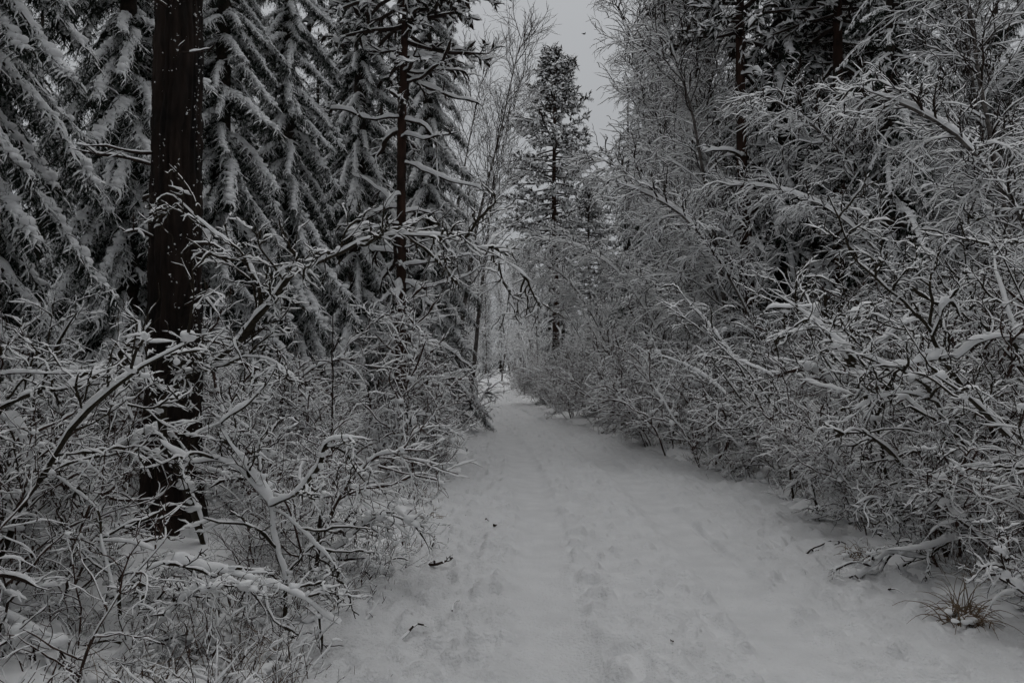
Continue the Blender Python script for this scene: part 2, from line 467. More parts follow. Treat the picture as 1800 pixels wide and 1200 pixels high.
def pine_proto(seed, H, z_live, R, dead, m=M_PINERED, r0=.19, clumps=11, dense=1.0, snow=1.0):
    """tall bare trunk, crooked snow-lined limbs, needle tufts under caps of snow in the crown"""
    r = np.random.default_rng(seed)
    tm, pos = trunk_mesh("trunk", H, r0, .04, m, seed, 14, .25)
    def at(z): return np.stack([np.interp(z, pos[:, 2], pos[:, 0]), np.interp(z, pos[:, 2], pos[:, 1]), z], -1)
    nd = dead
    limbs, crown = [], Acc()
    if nd:
        zd = np.sort(r.uniform(1.8, z_live, nd)); az = r.uniform(0, 6.28, nd)
        d = np.stack([np.cos(az), np.sin(az), r.uniform(-.35, .25, nd)], -1)
        lb = strands(r, at(zd), d, r.uniform(.7, 2.0, nd), 14, -.02, .2)
        l2 = grow(r, lb, 4, .3, .95, .8, .5, 5, -.06, .16); l3 = grow(r, l2, 3, .2, .95, .8, .2, 4, -.05, .15)
        for i in range(nd):
            a = Acc()
            tube(a, lb[i:i+1], .022, .006, .065, .03, n=8, rng=r, gaps=.05, lump=.5, lo=.1)
            tube(a, l2[i*4:i*4+4], .007, .003, .034, .015, n=4, rng=r, gaps=.1); tube(a, l3[i*12:i*12+12], .004, .002, .02, .009, n=4, rng=r)
            limbs.append(a.mesh("dead_limb", [M_TWIG, M_SNOW]))
    nl = int((H-z_live)/.33*4*dense)
    zl = z_live + (H-.2-z_live)*((np.arange(nl)+r.random(nl))/nl); f = (zl-z_live)/(H-z_live)
    az = np.arange(nl)*2.4 + r.normal(0, .3, nl)
    d = np.stack([np.cos(az), np.sin(az), np.interp(f, [0, .6, 1], [-.15, .1, .9]) + r.normal(0, .1, nl)], -1)
    L = R*np.interp(f, [0, .15, .5, 1], [.75, 1, .8, .14])*r.uniform(.5, 1.25, nl)
    lb = strands(r, at(zl), d, L, 8, .01, .10)
    tube(crown, lb, .025, .008, .04, .022, n=6, rng=r, gaps=.05)
    l2 = grow(r, lb, clumps, .3, 1.0, .75, .42, 5, .02, .12)
    tube(crown, l2, .008, .004, .03, .016, n=4, rng=r, gaps=.1)
    tuft(crown, r, l2, snow)
    lm = limbs
    return tm, lm, crown.mesh("crown", [M_TWIG, M_SNOW, M_PNEEDLE])

def pine(pr, x, y, label, rz=0, s=1.0, group=None):
    t = thing("pine_tree", label, "pine tree", (x, y, gz(x, y)-.03), rz, group, s)
    link("trunk", pr[0], t)
    for me in pr[1]: link("dead_limb", me, t)
    link("crown", pr[2], t)
    return t

# ------------------------------------------------------------------ shrubs: every stem is a part with its own twigs and snow
def stem_mesh(seed, L=2.3, k=(13, 6, 2), elev=65, grav=-.05, bark=M_WAND, snow=1.0, wob=.15, curl=1.0, thick=1.0, sub=1.0):
    r = np.random.default_rng(seed); a = Acc()
    e0 = math.radians(elev + r.uniform(-10, 10))
    s0 = strands(r, np.zeros((1, 3)) - [0, 0, .12], np.array([[math.cos(e0), 0, math.sin(e0)]]), L, 14, grav, wob)
    s1 = grow(r, s0, k[0], .12, .98, .8, L*.40*sub, 11, -.035, .20*curl, taper=.45)
    s2 = grow(r, s1, k[1], .10, .98, .85, L*.19*sub, 8, -.02, .24*curl, taper=.4)
    s3 = grow(r, s2, k[2], .10, .98, .8, L*.085*sub, 5, -.01, .24*curl, taper=.3)
    tube(a, s0, .014*thick, .004*thick, .024*snow, .012*snow, n=8, rng=r, gaps=0, lump=.6)
    tube(a, s1, .0072, .0034, .0135*snow, .0050*snow, n=6, rng=r, lump=.75, gaps=.18)
    tube(a, s2, .0046, .0026, .0095*snow, .0032*snow, n=4, rng=r, lump=.8, gaps=.34)
    tube(a, s3, .0034, .0020, .0070*snow, .0022*snow, n=4, rng=r, lump=.8, gaps=.5)
    b = s1[r.random(len(s1)) < .6]; b2 = s2[r.random(len(s2)) < .14]
    blobs(a, r, b[:, 1]+[0, 0, .012], r.uniform(.015, .042, len(b))*snow, 1, .7, 1)
    blobs(a, r, b2[:, 2]+[0, 0, .008], r.uniform(.010, .026, len(b2))*snow, 1, .7, 1)
    return a.mesh("stem", [bark, M_SNOW])
STEMS = ([stem_mesh(400+i, 2.3, elev=62, snow=1.4, curl=.8) for i in range(5)]
         + [stem_mesh(420+i, 2.6, (14, 6, 2), elev=70, grav=-.035, snow=1.8, curl=.65) for i in range(4)]
         + [stem_mesh(440+i, 2.0, (11, 6, 2), elev=48, grav=-.05, bark=M_TWIG, snow=2.2, wob=.2) for i in range(4)]
         + [stem_mesh(460+i, 2.0, (7, 4, 1), elev=60, grav=-.07, bark=M_WAND, snow=.5, wob=.16) for i in range(4)]
         + [stem_mesh(480+i, 1.7, (8, 4, 2), elev=80, grav=-.02, bark=M_WAND, snow=.55, wob=.10, curl=.6) for i in range(4)])

WOODY = [stem_mesh(900+i, 4.2, (12, 5, 2), elev=56+4*(i % 3), grav=-.014, bark=M_BRANCH, snow=1.7, wob=.07, curl=.7, thick=1.5, sub=.62) for i in range(5)]

def shrub(x, y, n, s, label, group=None, seed=0, kinds=(0, 13), az=None, spread=.25, pool=None):
    r = np.random.default_rng(seed + int(abs(x)*97) + int(abs(y)*131))
    t = thing("snowy_shrub", label, "shrub", (x, y, gz(x, y)), r.uniform(0, 6.28) if az is None else 0, group)
    for k in range(n):
        a = k*2*math.pi/n + r.uniform(-.5, .5) if az is None else az + r.normal(0, .6)
        d = r.uniform(0, spread)
        link("stem", (pool or STEMS)[r.integers(*kinds)], t, (math.cos(a)*d, math.sin(a)*d, -.03), (0, r.uniform(-.14, .14), a), s*r.uniform(.7, 1.2))
    return t

# ------------------------------------------------------------------ bare broadleaved trees
def bare_tree(seed, L, elev, grav, k, l1, droop, r0=.05, snow=1.0, ang=.75, P0=20, first=.12, fat=1.0, curl=1.0):
    r = np.random.default_rng(seed); st, cr = Acc(), Acc()
    e0 = math.radians(elev)
    s0 = strands(r, np.array([[0, 0, -.15]]), np.array([[math.cos(e0), 0, math.sin(e0)]]), L, P0, grav, .035)
    s1 = grow(r, s0, k[0], first, .99, ang, l1, 11, droop*.8, .13*curl, taper=.5)
    s2 = grow(r, s1, k[1], .12, .98, .7, l1*.42, 7, droop, .16*curl, taper=.4)
    s3 = grow(r, s2, k[2], .12, .98, .65, l1*.18, 4, droop, .20*curl, taper=.3)
    tube(st, s0, r0, .008, .045*snow, .016*snow, n=8, rng=r, gaps=0)
    tube(cr, s1, .011*fat, .005*fat, .022*snow, .0075*snow, n=4, rng=r, gaps=.1)
    tube(cr, s2, .0052*fat, .0032*fat, .015*snow, .0056*snow, n=4, rng=r, gaps=.1, lo=.1)
    tube(cr, s3, .0038*fat, .0024*fat, .011*snow, .0044*snow, n=4, rng=r, gaps=.15, lo=.05)
    return st.mesh("trunk", [M_BIRCH, M_SNOW]), cr.mesh("branches", [M_TWIG, M_SNOW])

BOWED = [bare_tree(500+i, 8.0+i*.6, 78, -.105, (50, 8, 4), 1.6, -.09, snow=1.5, curl=1.15) for i in range(3)]
FROST = [bare_tree(560+i, 12.0+i, 82, -.028, (68, 8, 4), 2.3, -.085, r0=.07, snow=1.5, first=.1, curl=1.15) for i in range(2)]
TALLB = [bare_tree(520+i, 11.0+i, 82, -.02, (60, 8, 4), 2.0, -.07, r0=.07, snow=1.3) for i in range(2)]
UPB = [bare_tree(540+i, 15.0, 86, -.006, (38, 7, 4), 3.0, .05, r0=.11, snow=.8, ang=.62, first=.22, fat=1.6) for i in range(2)]

def broadleaf(pr, x, y, az, s, label, group=None, name="birch_tree", cat="birch tree"):
    t = thing(name, label, cat, (x, y, gz(x, y)), az, group, s)
    link("trunk", pr[0], t); link("branches", pr[1], t)
    return t

# ------------------------------------------------------------------ build: the large trees
PI = math.pi
# the thick dark pine beside the path on the left
def big_pine():
    x, y = -3.02, 6.85
    t = thing("pine_tree", "thick dark pine trunk flecked with snow, standing nearest the camera", "pine tree", (x, y, gz(x, y)-.05))
    r = np.random.default_rng(61)
    H, n = 16.0, 120; z = np.concatenate([np.linspace(-.3, 7.0, 280), np.linspace(7.7, H, 24)])
    th = np.arange(n)*2*PI/n
    Z, TH = np.meshgrid(z, th, indexing='ij')
    rad = .238 - .0095*Z + .10*np.exp(-np.maximum(Z, 0)/.22)
    u = (TH/(2*PI)*21); wob = N2[6](Z*1.2, TH*2)*.9
    ridge = np.abs(((u + wob) % 1)-.5)*2; plate = N2[7](np.floor(u+wob)*3.7, Z*5.5)
    rad = rad - .012 + .020*np.clip(ridge*1.8, 0, 1) + .014*plate + .006*N2[5](Z*22, TH*9)
    X = np.cos(TH)*rad; Yv = np.sin(TH)*rad + .02*np.sin(Z*.5)
    i = np.arange(Z.size).reshape(Z.shape); j = np.roll(np.arange(n), -1)
    a = Acc(); a.add(np.stack([X, Yv, Z], -1), np.stack([i[:-1], i[:-1][:, j], i[1:][:, j], i[1:]], -1))
    trunk = link("trunk", a.mesh("trunk", [M_PINE]), t)
    s = Acc(); m = 4200
    zz = r.uniform(.05, 7.2, m); aa = r.uniform(0, 2*PI, m); aa = np.where(r.random(m) < .10, r.normal(-.35, .10, m), aa); keep = (N2[1](aa*2.0, zz*1.6) + .6*N2[2](aa*5, zz*4)) > .12; zz, aa = zz[keep], aa[keep]
    rr = .246 - .0095*zz + .10*np.exp(-zz/.22)
    blobs(s, r, np.stack([np.cos(aa)*rr, np.sin(aa)*rr + .02*np.sin(zz*.5), zz], -1), r.uniform(.0015, .0045, len(zz))*r.uniform(.6, 2.1, len(zz)), 0, 1.0, 0, .7)
    o = link("snow_flecks", s.mesh("snow_flecks", [M_SNOW]), trunk); o["kind"] = "stuff"
    c = Acc(); zl = np.linspace(8.5, 15.6, 46); az = np.arange(46)*2.4
    lb = strands(r, np.stack([zl*0, zl*0, zl], -1), np.stack([np.cos(az), np.sin(az), zl*0+.1], -1), np.interp(zl, [8, 11, 16], [2.6, 2.6, .5]), 8, .0, .1)
    l2 = grow(r, lb, 10, .3, 1, .75, .45, 5, .02, .12)
    tube(c, lb, .03, .01, .05, .03, n=6, rng=r); tuft(c, r, l2)
    link("crown", c.mesh("crown", [M_TWIG, M_SNOW, M_PNEEDLE]), t)
    nd = 12                       # dead snags and thin shoots on the lower trunk
    zd = r.uniform(1.4, 6, nd); az = r.uniform(PI*.9, PI*2.1, nd)
    lb = strands(r, np.stack([np.cos(az)*.2, np.sin(az)*.2, zd], -1), np.stack([np.cos(az), np.sin(az), r.uniform(-.2, .3, nd)], -1), r.uniform(.3, .9, nd), 7, -.03, .17)
    l2 = grow(r, lb, 3, .3, .95, .8, .25, 5, -.03, .17)
    for i in range(nd):
        d = Acc(); tube(d, lb[i:i+1], .009, .003, .022, .01, n=6, rng=r); tube(d, l2[i*3:i*3+3], .004, .002, .016, .008, n=4, rng=r)
        link("dead_limb", d.mesh("dead_limb", [M_TWIG, M_SNOW]), t)
big_pine()

spruce_near(-6.2, 8.2, 13, 2.5, 71, "spruce at the left edge, its long drooping boughs reaching into the picture")
spruce_near(-5.55, 11.0, 13, 1.9, 72, "dark spruce left of the thick pine trunk, boughs hanging steeply either side")
spruce_near(-4.0, 13.6, 13, 1.6, 73, "slim spruce right of the thick pine trunk with fat pillows of snow")
spruce_near(-3.25, 16.2, 15, 1.6, 74, "dark green spruce just left of the slender red pine trunk")
spruce_near(-2.05, 18.8, 15.5, 1.75, 75, "tall spruce on the left bank, its right side edging the sky gap")
spruce_near(5.9, 27, 22, 2.9, 76, "tall spruce right of the sky gap, above the bowed birches")
spruce_near(-4.75, 12.2, 13, 1.7, 77, "spruce directly behind the thick pine, boughs showing on its right side")
spruce_near(7.4, 17.5, 15, 2.0, 78, "heavy-boughed spruce in the dark upper right, behind the red pines", 2.5)
spruce_near(9.6, 13.2, 14, 2.1, 79, "dark spruce at the right edge behind the birches", 2.0)

P_LEFT = pine_proto(81, 15, 7.6, 2.0, 44, r0=.108)
P_MID = pine_proto(82, 16.9, 7.6, 3.4, 14, r0=.21, clumps=17, dense=1.3, snow=1.35)
P_RIGHT = pine_proto(83, 16, 8.0, 2.2, 22, r0=.135)
pine(P_LEFT, -2.1, 14.5, "slender reddish pine with crooked snow-lined dead limbs, among the left spruces")
pine(P_MID, 2.05, 37.5, "pine standing alone in the sky gap with a pointed snowy crown", 1.0)
pine(P_RIGHT, 4.7, 15.4, "red pine trunk above the bowed birches, leftmost of three on the right bank", .5)
pine(P_RIGHT, 6.35, 14.9, "red pine trunk on the right bank, middle one of three", 2.2)
pine(P_RIGHT, 7.3, 16.0, "red pine trunk on the right bank, rightmost of three", 4.0, .95)
pine(P_MID, 3.4, 33, "short-trunked red pine half hidden behind the bowed birches", 3.0, .55)

r = np.random.default_rng(90)
def scatter(n, xr, yr, dmin, seed, ok=lambda x, y: True, tries=6000):
    r = np.random.default_rng(seed); pts = []
    for _ in range(tries):
        if len(pts) >= n: break
        x, y = r.uniform(*xr), r.uniform(*yr)
        if ok(x, y) and all((x-a)**2+(y-b)**2 > dmin*dmin for a, b in pts): pts.append((x, y))
    return pts
off = lambda lo: (lambda x, y: abs(x-path_c(y)) > path_h(y)+lo)
fixed = [(-4.75, 12.2), (7.4, 17.5), (9.6, 13.2), (-6.2, 8.2), (-5.55, 11), (-4, 13.6), (-3.25, 16.2), (-2.05, 18.8), (5.3, 27), (2.05, 37.5)]
clear = lambda lo, d=1.4: (lambda x, y: abs(x-path_c(y)) > path_h(y)+lo and all((x-a)**2+(y-b)**2 > d*d for a, b in fixed))
for x, y in scatter(34, (-17, -3.6), (14, 46), 1.9, 91, lambda x, y: clear(2.2)(x, y) and x < -2.6-.12*y*.3):
    spruce_far(x, y, r.integers(3), r.uniform(.75, 1.1), "snow-laden spruce in the dark wood behind the left bank", "spruces in the left wood", r.uniform(0, 6.28))
for x, y in scatter(40, (5.8, 20), (12.5, 46), 1.9, 92, lambda x, y: clear(3.0)(x, y)):
    spruce_far(x, y, r.integers(3), r.uniform(.7, 1.1), "shadowy spruce in the wood behind the right-hand thicket", "spruces in the right wood", r.uniform(0, 6.28))
for x, y, az, k, sc in ((-3.6, 38, .3, 0, .8), (-4.2, 44, .1, 1, .85), (-3.4, 52, 0, 0, .9), (-.9, 67, 1, 1, 1), (.9, 64, 2, 0, 1), (2.0, 58, 3, 1, .9), (-2.6, 74, 1, 0, 1.05), (-4.4, 50, .4, 1, .8), (1.9, 50, 3, 0, .8), (-.2, 76, 4, 1, 1.1)):
    broadleaf(TALLB[k], x, y, az, sc, "frosted birch closing the view at the end of the path", "birches closing the view")
for x, y in ((-1.2, 82), (1.8, 74), (-3.4, 88), (.5, 90), (3.2, 66)):
    spruce_far(x, y, r.integers(2), r.uniform(.8, 1.0), "distant snowy spruce where the path disappears", "spruces at the far end of the path", r.uniform(0, 6.28))
for x, y in scatter(55, (-22, 20), (46, 115), 3.0, 93, lambda x, y: abs(x-path_c(y)) > path_h(y)+1.2):
    spruce_far(x, y, r.integers(2), r.uniform(.6, .95), "distant snowy spruce where the path disappears", "spruces at the far end of the path", r.uniform(0, 6.28))
for x, y, k in ((-2.9, -1.6, 2), (-4.8, 1.4, 0), (-7.5, 4.6, 0), (4.4, -1.4, 2), (5.6, 1.4, 0), (8.0, 5.6, 0), (-2.3, -4.6, 0), (4.3, -4.6, 0), (-2.6, -7.5, 2), (4.0, -8, 2), (2.6, -11, 0), (-1, -11, 0), (.8, -13, 2)):  # out-of-view spruces, added to darken the near end of the path
    spruce_far(x, y, k, 1.05, "unseen spruce added around the camera to shade the near path", "added shade spruces around the camera", r.uniform(0, 6.28))

o = spruce_far(1.75, 31.5, 1, 1.0, "dark bushy young spruce at the right bend of the path", None, .4); o.scale = (.62, .62, .24)
o = spruce_far(-1.75, 21.6, 0, 1.0, "bushy young spruce at the foot of the bare aspen on the left bank", None, 1.4); o.scale = (.5, .5, .3)
for x, y, k in ((-3.9, 43, 0), (-4.3, 50, 1), (-4.6, 57, 0), (2.9, 44, 1), (2.6, 52, 0)):
    spruce_far(x, y, k, .85, "snowy spruce flanking the far stretch of the path", "spruces flanking the far path", r.uniform(0, 6))
for x, y in ((-5.4, 24.5), (-6.9, 28.5), (-4.6, 31)):
    spruce_far(x, y, 2, 1.0, "tall dim spruce behind the slender red pine", "spruces behind the slender pine", r.uniform(0, 6))
# bare trees
for x, y, az, k, sc, lab in ((-1.8, 24.5, -.5, 0, .82, "bare aspen with upswept twigs against the sky, nearest the tall left spruce"),
                         (-1.55, 29, .9, 0, .88, "bare aspen leaning into the middle of the sky gap"),
                         (-2.6, 31, -2.0, 1, .95, "bare aspen further back, fine twigs fading beside the left spruces")):
    broadleaf(UPB[k], x, y, az, sc, lab, name="aspen_tree", cat="aspen tree")
bb = [(4.9, 13.2, 3.0, 0, .74, "snow-bowed birch arching low over the right side of the path"),
      (5.2, 16.5, 3.3, 1, .85, "bowed birch behind the low arching one, twigs hanging in a curtain"),
      (4.4, 19.5, 2.9, 2, .8, "bowed birch leaning out where the path narrows"),
      (3.6, 23.5, 3.1, 0, .78, "bowed birch beside the tall right spruce, tip over the path"),
      (3.3, 29.0, 3.3, 1, .72, "small bowed birch past the bend, below the lone pine"),
      (6.6, 11.0, 2.8, 2, .7, "bowed birch over the right thicket, below the middle red pine"),
      (-3.6, 26, .2, 1, .6, "bowed birch leaning over the path from the left bank"),
      (7.6, 13.6, 3.4, 1, .85, "bowed birch screening the middle and right red pine trunks"),
      (8.6, 11.2, 2.6, 2, .85, "bowed birch near the right edge, drooping over dark spruce boughs"),
      (7.4, 9.2, 2.9, 0, .75, "bowed birch at the right edge, branches drooping across dark wood")]
for x, y, az, k, s, lab in bb: broadleaf(BOWED[k], x, y, az, s, lab)
for x, y, az, k, sc, lab in ((4.8, 15.6, 3.1, 0, .9, "dense frosted birch nearest the path on the right, twigs streaming to the left"),
                             (5.75, 18.6, 3.3, 1, 1.0, "dense frosted birch reaching out of the picture beside the sky gap"),
                             (5.7, 22.0, 3.0, 0, .9, "dense frosted birch below the tall right spruce"),
                             (6.6, 19.5, 2.9, 1, .9, "dense frosted birch behind the leftmost and middle red pines"),
                             (8.8, 16.8, 3.4, 0, .9, "dense frosted birch behind the rightmost red pine"),
                             (8.0, 11.6, 2.8, 1, .8, "dense frosted birch nearest the right edge"),
                             (5.8, 22.5, 3.2, 0, 1.05, "dense frosted birch rearmost of the right bank")):
    broadleaf(FROST[k], x, y, az, sc, lab)
for x, y, az, k, s, lab in ((6.2, 21.5, 3.0, 0, .95, "tall frosted birch behind the bowed ones, crown leaning towards the sky gap"),
                            (9.5, 14.0, 3.3, 1, .95, "tall birch far right, dim against the spruces"),
                            (6.2, 18.2, 3.4, 1, .85, "tall frosted birch between the red pines and the sky gap"),
                            (8.2, 12.5, 2.7, 0, .8, "tall birch at the right edge, thin boughs crossing the top corner")):
    broadleaf(TALLB[k], x, y, az, s, lab)
for x, y in scatter(16, (-6, 7), (34, 75), 1.6, 94, off(.4)):
    broadleaf(BOWED[r.integers(3)], x, y, r.uniform(0, 6.28), r.uniform(.5, .8), "small frosted birch beside the far stretch of path", "frosted birches along the far path")

# ------------------------------------------------------------------ build: shrub thickets
NTH = "first second third fourth fifth sixth seventh eighth ninth tenth eleventh twelfth thirteenth fourteenth fifteenth sixteenth seventeenth eighteenth nineteenth twentieth twenty-first twenty-second twenty-third twenty-fourth twenty-fifth twenty-sixth twenty-seventh twenty-eighth twenty-ninth thirtieth".split()
def thicket(pts, dist, n, size, look, where, group, kinds, cut, lean=None):
    """front row and back row, each shrub told apart by its rank from the camera"""
    count = {}
    for x, y in sorted(pts, key=lambda p: p[1]):
        d = dist(x, y); row = "front row" if d < cut else "back row"
        i = count.get(row, 0); count[row] = i+1
        s = size(d)
        h = "low" if s < .55 else "chest-high" if s < .8 else "tall"
        shrub(x, y, n, s, "%s %s shrub, %s from the camera, %s %s" % (h, look, NTH[min(i, 29)], row, where), group, kinds=kinds, az=lean+r.normal(0, .5) if lean is not None and r.random() < .6 else None, spread=.3)
rd = lambda x, y: x-path_c(y)-path_h(y)
ld = lambda x, y: -(x-path_c(y)+path_h(y))
thicket(scatter(27, (1.2, 7.0), (4.35, 12.5), .55, 95, lambda x, y: (.3 if y < 7.5 else .6) < rd(x, y) < 4.0), rd, 8, lambda d: r.uniform(.30, .46) + .22*min(2.4, d),
        "snow-covered", "of near right thicket", "near right thicket", (0, 21), 2.2, PI)
thicket(scatter(40, (0, 7), (12.0, 34), .8, 96, lambda x, y: .12 < rd(x, y) < 3.4), rd, 6, lambda d: r.uniform(.5, .85)+.1*d,
        "frosted", "of thicket at right bend", "right thicket at the bend", (0, 9), 1.6, PI)
thicket(scatter(30, (-6, -1.3), (3.5, 9.5), .55, 97, lambda x, y: ld(x, y) > (.6 if y < 6 else .8) and (x+3)**2+(y-6.8)**2 > .3 and not (-.56 < x/y < -.33 and y < 7)), ld, 6, lambda d: r.uniform(.34, .5) + .12*min(2.5, d),
        "tangled", "of thicket round thick pine", "near left thicket", (5, 21), 2.2)
thicket(scatter(26, (-6, .2), (9.5, 34), .85, 98, lambda x, y: .45 < ld(x, y) < 3.4 and N2[7](x*.8, y*.45) > -.35), ld, 6, lambda d: r.uniform(.4, 1.0),
        "snowy", "of thicket beyond thick pine", "left thicket", (0, 21), 1.6)
for i, (x, y) in enumerate(sorted(scatter(16, (-3.6, -1.5), (3.55, 6.3), .42, 953, lambda x, y: ld(x, y) > .5 and not (-.50 < x/y < -.38 and y > 4.9)), key=lambda p: p[1])):
    shrub(x, y, 6, r.uniform(.2, .34), "knee-high brush by the lower left corner, %s from the camera" % NTH[i], "knee-high brush", kinds=(9, 21))
for i, (x, y) in enumerate(sorted(scatter(9, (3.4, 8.2), (5.2, 12), .9, 951, lambda x, y: .7 < rd(x, y) < 4.2), key=lambda p: p[1])):
    shrub(x, y, 4, r.uniform(.52, .78), "woody alder clump leaning left over the right verge, %s from the camera" % NTH[i], "leaning alders on the right", kinds=(0, 5), az=PI+r.normal(0, .35), spread=.35, pool=WOODY)
for i, (x, y) in enumerate(sorted(scatter(7, (-5.5, -1.8), (4.6, 10), 1.0, 952, lambda x, y: ld(x, y) > .9 and not (-.62 < x/y < -.30 and y < 7)), key=lambda p: p[1])):
    shrub(x, y, 3, r.uniform(.42, .62), "woody clump with long crossing stems in the left thicket, %s from the camera" % NTH[i], "woody clumps on the left", kinds=(0, 5), pool=WOODY)
for x, y in scatter(30, (-9, 9), (34, 62), 1.0, 99, lambda x, y: .0 < abs(x-path_c(y))-path_h(y) < 3.0):
    shrub(x, y, 4, r.uniform(.6, .9), "far frosted shrub lining the end of the path", "far shrubs", kinds=(0, 9))

# ------------------------------------------------------------------ the individually recognisable branches of the foreground
def snow_limb(pts, r0, r1, snow, wide, seed, tw=(.16, .5, 5, 3), bark=M_BRANCH, base=(0, 0, 0), gaps=False):
    """one limb through the given points, lumpy snow along its top, twigs of three orders"""
    r = np.random.default_rng(seed); a = Acc()
    pos = spline(pts, .035); n = len(pos)
    jit = np.stack([_smooth(r.normal(0, 1, n+24), 3)[9:9+n] for _ in range(3)], -1)*.007
    pos = (pos + jit - np.asarray(base))[None]
    prof = np.clip(.72 + .9*_smooth(r.normal(0, 1, n+60), 6)[25:25+n] + .35*_smooth(r.normal(0, 1, n+60), 2)[25:25+n], .1, 1.5)*np.interp(np.linspace(0, 1, n), [0, .5, 1], [1, .8, .3])
    if gaps: prof *= (_smooth(r.normal(0, 1, n+60), 6)[20:20+n] > -.12)*1.0; prof = _smooth(prof, 2)
    L = np.linalg.norm(np.diff(pos[0], axis=0), axis=1).sum()
    tube(a, pos, r0, r1, snow, wide, n=12, rng=r, gaps=0, lump=.08, prof=prof, lo=.02, close=True)
    h = np.clip(prof, 0, 2)*snow
    i = np.arange(2, n-2, 2); i = i[(r.random(len(i)) < .75) & (h[i] > .012)]
    T = unit(np.gradient(pos[0], axis=0)); i = i[np.abs(T[i, 2]) < .93]
    hz = np.sqrt(1-T[i, 2]**2)
    c = pos[0][i] + np.stack([0*hz, 0*hz, h[i]*.5*hz + r0*.5], -1) + r.normal(0, .006, (len(i), 3))
    blobs(a, r, c, np.clip(h[i]*.55, .008, .05)*r.uniform(.7, 1.25, len(i)), 1, .9, 2, .2)
    if tw:
        every, ln, k2, k3 = tw
        s1 = grow(r, pos, max(2, int(L/every)), .04, .98, .85, ln, 12, -.02, .2, taper=.3)
        s2 = grow(r, s1, k2, .1, .98, .85, ln*.5, 9, -.02, .24, taper=.4)
        s3 = grow(r, s2, k3, .1, .98, .8, ln*.22, 5, -.01, .24, taper=.3)
        k = snow/.06
        tube(a, s1, .0075, .0034, .017*k, .0075*k, n=6, rng=r, lump=.75, gaps=.18)
        tube(a, s2, .0046, .0026, .0105, .0038, n=4, rng=r, lump=.8, gaps=.34)
        tube(a, s3, .0034, .002, .0078, .0026, n=4, rng=r, lump=.8, gaps=.5)
        b = s1[r.random(len(s1)) < .7]
        blobs(a, r, b[:, 1]+[0, 0, .01], r.uniform(.018, .04, len(b))*k, 1, .7, 2)
    return a.mesh("limb", [bark, M_SNOW])

def px(*t): return [P3(*p) for p in t]
def limb_shrub(label, limbs, seed, base, bark=M_BRANCH):
    t = thing("snow_laden_shrub", label, "shrub", tuple(base))
    for i, (pts, r0, r1, snow, wide, tw) in enumerate(limbs):
        link("limb", snow_limb(pts, r0, r1, snow, wide, seed+i, tw, bark, base), t)
    return t
def foot(px_, py_, d):
    p = P3(px_, py_, d); p[2] = gz(p[0], p[1]) - .06; return p

b = foot(362, 975, 6.35)
limb_shrub("crooked shrub leaning on the thick pine, its snow-capped limb arching right towards the path", [
    ([b]+px((352, 930, 6.3), (330, 870, 6.2), (300, 800, 6.1), (284, 745, 6.0), (292, 690, 5.9)), .022, .018, .075, .05, (.5, .3, 3, 1)),
    (px((292, 690, 5.9), (333, 660, 5.75), (377, 634, 5.6), (423, 597, 5.45), (453, 557, 5.3), (476, 530, 5.25), (510, 490, 5.2), (547, 467, 5.15), (590, 448, 5.1), (640, 425, 5.05), (700, 414, 5.0), (780, 418, 4.95), (835, 432, 4.9), (885, 458, 4.9), (935, 495, 4.85)), .013, .003, .038, .021, (.13, .5, 6, 3)),
    (px((453, 557, 5.3), (457, 520, 5.25), (448, 487, 5.2), (428, 452, 5.2), (398, 425, 5.2), (360, 396, 5.2), (325, 362, 5.2), (295, 342, 5.2), (262, 372, 5.2)), .010, .004, .028, .015, (.16, .4, 5, 3)),
    (px((292, 690, 5.9), (250, 655, 5.8), (215, 625, 5.7), (240, 595, 5.65), (270, 603, 5.6), (310, 600, 5.6)), .014, .006, .06, .04, (.2, .4, 4, 3)),
    (px((330, 660, 5.75), (400, 640, 5.5), (440, 625, 5.3), (490, 640, 5.2), (530, 672, 5.1)), .008, .003, .035, .02, (.18, .4, 4, 3)),
], 600, b)
b = foot(500, 1100, 4.8)
limb_shrub("bent alder stem in the left foreground, thick snow limb running to the pine", [
    ([b]+px((497, 1010, 4.82), (481, 950, 4.85), (477, 895, 4.88), (467, 872, 4.9), (432, 832, 4.95), (385, 808, 5.0), (333, 808, 5.1), (280, 770, 5.2)), .014, .007, .055, .034, (.2, .45, 5, 3)),
    (px((477, 895, 4.88), (500, 905, 4.85), (540, 940, 4.8), (575, 975, 4.7), (610, 1020, 4.65)), .006, .003, .02, .009, (.2, .35, 4, 3)),
    (px((467, 872, 4.9), (430, 815, 4.9), (390, 755, 4.9), (400, 735, 4.9), (425, 720, 4.9), (460, 683, 4.9), (490, 640, 4.9)), .009, .003, .045, .026, (.2, .4, 5, 3)),
    (px((477, 888, 4.88), (520, 868, 4.8), (560, 820, 4.75), (580, 775, 4.7), (640, 770, 4.65)), .007, .003, .04, .022, (.2, .4, 5, 3)),
], 620, b)
b = foot(-90, 1010, 4.9)
limb_shrub("heavy white limb entering from the left edge and hooking down beside the pine", [
    ([b]+px((-60, 860, 4.8), (-30, 760, 4.75), (10, 712, 4.7), (60, 692, 4.65), (110, 684, 4.6), (165, 676, 4.6), (203, 678, 4.6), (222, 712, 4.6), (235, 740, 4.6)), .016, .006, .062, .04, (.2, .45, 5, 3)),
    (px((-30, 765, 4.75), (20, 745, 4.7), (45, 775, 4.65), (62, 815, 4.6), (66, 850, 4.6)), .010, .005, .05, .03, (.2, .4, 4, 3)),
    (px((-30, 660, 4.8), (60, 655, 4.7), (150, 655, 4.65), (240, 648, 4.6)), .008, .003, .028, .014, (.2, .4, 5, 3)),
], 640, b)
b = foot(238, 1165, 4.15)
